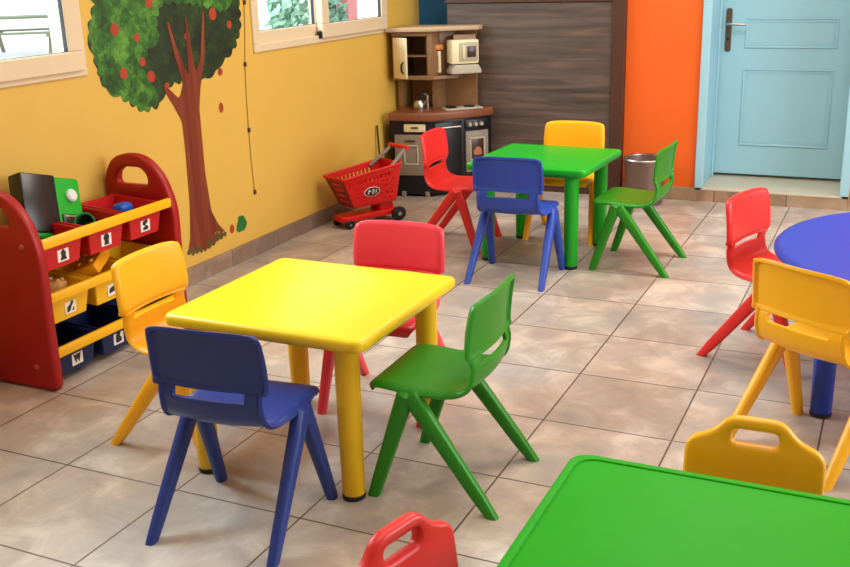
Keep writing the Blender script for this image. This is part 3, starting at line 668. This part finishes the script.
# centre niche and right part
link('niche_shelf', kp([(-1.68, 2.90), (-1.56, 3.02), (-1.56, 3.12), (-1.68, 3.12)], .70, .72, .003), M_kwood, kt)
link('niche_back', bx((.0, .72, -.10), (.19, .985, -.085), .003, G2f), M_kwood, kt)
link('hood_body', kp([(-1.58, 3.0), (-1.475, 3.095), (-1.475, 3.12), (-1.58, 3.12)], .74, .96), M_kwood, kt)
link('cornice', kp([(-1.94, 2.80), (-1.675, 2.855), (-1.60, 2.95), (-1.44, 3.06), (-1.44, 3.122), (-1.94, 3.122)], .985, 1.012, .007), mat('kitchen_cornice_plastic', '#b99c78', .42, bump=.05, vary=.1), kt)
mw = kb('microwave', M_kcream, G2f, .12, .295, .788, .93, -.06, .045, .010)
kb('microwave_door', M_kgrey, G2f, .165, .285, .805, .915, .043, .052, .004, mw); kb('microwave_window', mat('oven_window_plastic', '#3a1c12', .3), G2f, .215, .27, .828, .892, .048, .056, .002, mw); kb('handle', M_kcream, G2f, .185, .197, .818, .90, .05, .064, .004, mw)
hb = bmesh.new()
hv = [(.115, .73), (.305, .73), (.305, .748), (.285, .784), (.135, .784), (.115, .748)]
link('range_hood', slab(rounded(hv, .006, 2), (), .11, .006, G2f @ Matrix.Translation((0, 0, .005))), M_kgrey, kt)
ph = kb('toy_phone_cradle', mat('kitchen_orange_plastic', '#c9783a', .4, bump=.03), G2f, .02, .10, .87, .905, -.085, -.04, .01)
for u in (.035, .072): link('handset', tb([G2f @ Vector((u, .74, -.06)), G2f @ Vector((u, .77, -.052)), G2f @ Vector((u, .83, -.052)), G2f @ Vector((u, .862, -.06))], [.014, .011, .011, .014], n=12), M_kcream, ph)
kb('stove_plate', M_kgrey, G2f, .06, .30, .519, .53, -.02, .09, .004)
for u in (.11, .23): link('burner', lt([(0, .008), (.03, .008), (.034, .004), (.034, 0), (0, 0)], n=20, M=G2f @ Matrix.Translation((u, .529, .035)) @ Matrix.Rotation(-PI/2, 4, 'X')), M_kdark, kt)
link('tap', tb([KM @ Vector(p) for p in ((-1.76, 2.99, .52), (-1.76, 2.99, .60), (-1.755, 2.965, .625), (-1.75, 2.935, .61))], [.011, .009, .009, .009], n=12), M_chrome, kt)
kettle = thing('toy_kettle', 'small grey toy kettle on the play kitchen counter', 'toy', (-1.775, 2.90, .521))
link('kettle_body', lt([(0, 0), (.034, 0), (.038, .02), (.030, .05), (.016, .062), (0, .064)], n=24), M_chrome, kettle)
link('spout', tb([(.03, -.005, .025), (.05, -.01, .045), (.06, -.012, .06)], [.010, .007, .006], n=10), M_chrome, kettle)
link('handle', tb([(-.028, 0, .045), (-.02, 0, .085), (.01, 0, .095), (.026, 0, .05)], .005, n=8), M_black, kettle)
stick = thing('toy_broom', 'thin dark toy broom leaning against the yellow wall beside the play kitchen', 'toy', (-1.91, 2.60, 0))
link('broom_stick', tb([(.0, .02, .09), (-.037, .06, .45)], .006, n=8), mat('dark_stick_wood', '#3d2614', .5, bump=.05), stick)
link('broom_head', bx((-.02, -.03, 0.0), (.02, .06, .095), .01), mat('dark_broom_bristle', '#2a1c14', .8, bump=.2), stick)

# ------------------------------------------------------------------ toy shopping cart
P['cart'] = plastic('cart_red_plastic', '#d41a15', .38)
ct = thing('toy_shopping_cart', 'red toy shopping cart with black wheels by the yellow wall', 'toy cart', (-1.735, 2.085, 0), math.atan2(-.897, -.44))
ct.scale = (1.03, .82, .86)
# local: +x = forward (towards the basket nose), y = width, z = up
def cart_side(sy):
    out = [(-.155, .135), (.125, .135), (.20, .325), (-.175, .375)]
    holes = []
    for k in range(11):
        x = -.10 + k*.026; zt = .362-(x+.175)*.133
        holes.append(rounded([(x, zt-.016), (x, zt-.044), (x+.012, zt-.044), (x+.012, zt-.016)], .004, 2))
    for r, z in enumerate((.285, .25, .20, .165)):
        for k in range(9):
            x = -.125 + k*.033 + (r % 2)*.012
            if abs(x-.02) < .07 and z < .27 or x > .10+(z-.135)*.35 or (x > -.115 and z+.014 > .362-(x+.19)*.133-.044): continue
            holes.append(rounded([(x, z-.005), (x, z+.005), (x+.009, z+.005), (x+.009, z-.005)], .002, 2))
    # wall leans outwards towards the top
    ang = math.radians(8)*sy
    M = Matrix.Translation((0, sy*.085, .135)) @ Matrix.Rotation(-ang, 4, 'X') @ Matrix.Translation((0, 0, -.135)) @ Matrix(((1, 0, 0, 0), (0, 0, -1, 0), (0, 1, 0, 0), (0, 0, 0, 1)))
    return slab(rounded(out, .02, 4), holes, .008, .002, M)
for sy in (-1, 1): link('basket_side', cart_side(sy), P['cart'], ct)
link('basket_floor', bx((-.155, -.085, .13), (.125, .085, .14), .003), P['cart'], ct)
def cross(x0, z0, x1, z1, w0, w1, m=P['cart'], nslot=4):
    d = Vector((x1-x0, 0, z1-z0)); Ln = d.length; d.normalize(); n = d.cross(Vector((0, 1, 0)))
    M = Matrix(((0, d.x, n.x, x0), (1, d.y, n.y, 0), (0, d.z, n.z, z0), (0, 0, 0, 1)))
    hs = [rounded([(-w0*.7, t-.008), (-w0*.7, t+.008), (w0*.7, t+.008), (w0*.7, t-.008)], .004, 2) for t in [Ln*(i+1)/(nslot+1) for i in range(nslot)]]
    return slab([(-w0, 0), (w0, 0), (w1, Ln), (-w1, Ln)], hs, .008, .002, M)
link('basket_front', cross(.125, .137, .198, .325, .083, .112), mat('cart_dark_red_plastic', '#7d2a22', .4, bump=.03), ct)
link('basket_back', cross(-.155, .137, -.174, .373, .083, .117), P['cart'], ct)
rim = bmesh.new(); tube(rim, [(.20, -.113, .327), (.20, .113, .327), (-.176, .12, .377), (-.176, -.12, .377), (.20, -.113, .327)], .009, n=10)
link('basket_rim', rim, P['cart'], ct)
link('chassis', slab(rounded([(-.17, -.09), (.16, -.075), (.20, -.05), (.20, .05), (.16, .075), (-.17, .09)], .02), (), .035, .008, Matrix.Translation((-.01, 0, .062))), P['cart'], ct)
link('column', bx((-.15, -.06, .07), (-.06, .06, .135), .01), P['cart'], ct)
for sy in (-1, 1):
    wl = Matrix.Translation((-.155, sy*.108, .047)) @ Matrix.Rotation(PI/2, 4, 'X')
    w = link('wheel', lt([(0, -.013), (.038, -.013), (.046, -.008), (.046, .008), (.038, .013), (0, .013)], n=28, M=wl), M_black, ct)
    link('hub', lt([(0, -.017), (.012, -.017), (.014, -.012), (.014, .012), (.012, .017), (0, .017)], n=16, M=wl), M_chrome, w)
    wl = Matrix.Translation((.150, sy*.070, .028)) @ Matrix.Rotation(PI/2, 4, 'X')
    w = link('wheel', lt([(0, -.012), (.022, -.012), (.028, -.007), (.028, .007), (.022, .012), (0, .012)], n=24, M=wl), M_black, ct)
    link('hub', lt([(0, -.015), (.007, -.015), (.008, .015), (0, .015)], n=12, M=wl), M_chrome, w)
    link('strut', tb([(-.10, sy*.108, .345), (-.20, sy*.085, .43), (-.235, sy*.08, .462)], [.013, .012, .011], n=10), mat('cart_grey_plastic', '#7d7468', .45, bump=.03), ct)
link('push_handle', tb([(-.235, -.10, .465), (-.235, .10, .465)], .014, n=14), P['cart'], ct)
# oval badge on the side facing the room: black oval in a pale ring with white letter strokes
BM = Matrix.Translation((.015, .085, .135)) @ Matrix.Rotation(-math.radians(8), 4, 'X') @ Matrix.Translation((0, .006, -.135)) @ Matrix(((-1, 0, 0, 0), (0, 0, 1, 0), (0, 1, 0, 0), (0, 0, 0, 1)))
bdg = link('badge', slab(ellipse(0, .225, .052, .032), (), .004, .001, BM), mat('badge_white', '#ddd6cc', .4, bump=.02), ct)
link('badge_field', slab(ellipse(0, .225, .046, .027), (), .003, 0, BM @ Matrix.Translation((0, 0, .002))), mat('badge_black', '#15100f', .4, bump=.02), bdg, smooth=False)
lm = bmesh.new()
for q in ([(-.030, .212), (-.022, .212), (-.018, .238), (-.026, .238)], [(-.022, .226), (-.010, .226), (-.008, .238), (-.020, .238)], [(-.004, .212), (.012, .212), (.013, .219), (-.003, .219)], [(.002, .224), (.014, .224), (.014, .231), (.002, .231)], [(0, .234), (.016, .234), (.017, .240), (0, .240)], [(.020, .213), (.026, .213), (.031, .236), (.025, .236)]):
    add(lm, slab(q, (), .002, 0, BM @ Matrix.Translation((0, 0, .0035))))
link('badge_letter', lm, M_label, bdg, smooth=False)

# ------------------------------------------------------------------ waste bin
wb = thing('waste_bin', 'grey metal waste bin against the orange wall beside the closet', 'waste bin', (-.395, 3.02, 0))
M_binm = mat('bin_metal', '#80695f', .4, .6, bump=.25, bscale=260)
link('bin_body', lt([(0, .004), (.095, .004), (.098, .0), (.102, .004), (.122, .262), (.119, .262), (.10, .012), (0, .012)], n=40), M_binm, wb)
link('rim', lt([(.120, .258), (.126, .260), (.128, .266), (.125, .272), (.119, .270), (.118, .262)], n=40), M_chrome, wb)

# ------------------------------------------------------------------ outside the windows
struct('ground', bx((-60, -30, -.25), (-2.1, 60, -.15)), mat('outside_paving', '#d9dcd6', .8, bump=.1, vary=.06), smooth=False)
pb = thing('picnic_bench', 'green-grey picnic bench outside, seen through the near window', 'bench', (-15.4, 13.0, -.15), math.radians(35))
M_pb = mat('weathered_bench_wood', '#6f7a62', .7, bump=.1, vary=.1)
for y in (-.28, 0, .28): link('table_board', bx((-.85, y-.12, .70), (.85, y+.12, .75), .01), M_pb, pb)
for sy in (-1, 1):
    link('seat_board', bx((-.85, sy*.72-.13, .42), (.85, sy*.72+.13, .46), .01), M_pb, pb)
for x in (-.6, .6):
    for sy in (-1, 1): link('leg', tb([(x, sy*.25, .70), (x, sy*.75, 0)], .045, n=8), M_pb, pb)
    link('cross_beam', bx((x-.03, -.85, .36), (x+.03, .85, .42), .005), M_pb, pb)
def shrub(label, loc, sx, sz, cols, n, rnd):
    t = thing('shrub', label, 'shrub', loc, 0, 'shrubs outside the second window')
    bm = bmesh.new()
    for _ in range(n):
        while True:
            p = Vector((rnd.uniform(-1, 1), rnd.uniform(-1, 1), rnd.uniform(-1, 1)))
            if p.length < 1: break
        p = Vector((p.x*sx, p.y*sx, sz + p.z*sz)); s = rnd.uniform(.07, .14)
        a = Vector((rnd.gauss(0, 1), rnd.gauss(0, 1), rnd.gauss(0, 1))).normalized(); b = a.orthogonal().normalized(); c = a.cross(b)
        q = [bm.verts.new(p+b*s), bm.verts.new(p+c*s*.5+a*s*.1), bm.verts.new(p-b*s), bm.verts.new(p-c*s*.5+a*s*.1)]; bm.faces.new(q)
    link('foliage', bm, leaf_mat('shrub_leaf', cols, 3), t, smooth=False)
    link('stem', tb([(0, 0, 0), (.02, 0, sz)], [.05, .03], n=8), M_branch, t)

import random as _r
shrub('leafy green shrub outside the second window', (-7.0, 9.85, -.15), .38, .72, ('#6f9a7c', '#9cc0a4', '#cfe2d2'), 420, _r.Random(5))
shrub('dark green shrub outside, right part of the second window', (-7.0, 11.0, -.15), .20, .60, ('#5d7d68', '#86a58c', '#b4cbb8'), 260, _r.Random(9))
pw = thing('garden_wall', 'reddish garden wall stub outside the second window', 'wall', (-7.0, 11.42, -.15))
link('wall_block', bx((-.10, -.16, 0), (.10, .16, 1.4), .02), mat('red_render', '#c0706c', .8, bump=.2, bscale=30), pw, smooth=False)
link('wall_cap', bx((-.13, -.19, 1.4), (.13, .19, 1.46), .015), mat('pale_coping', '#cfc8bd', .7, bump=.1), pw, smooth=False)
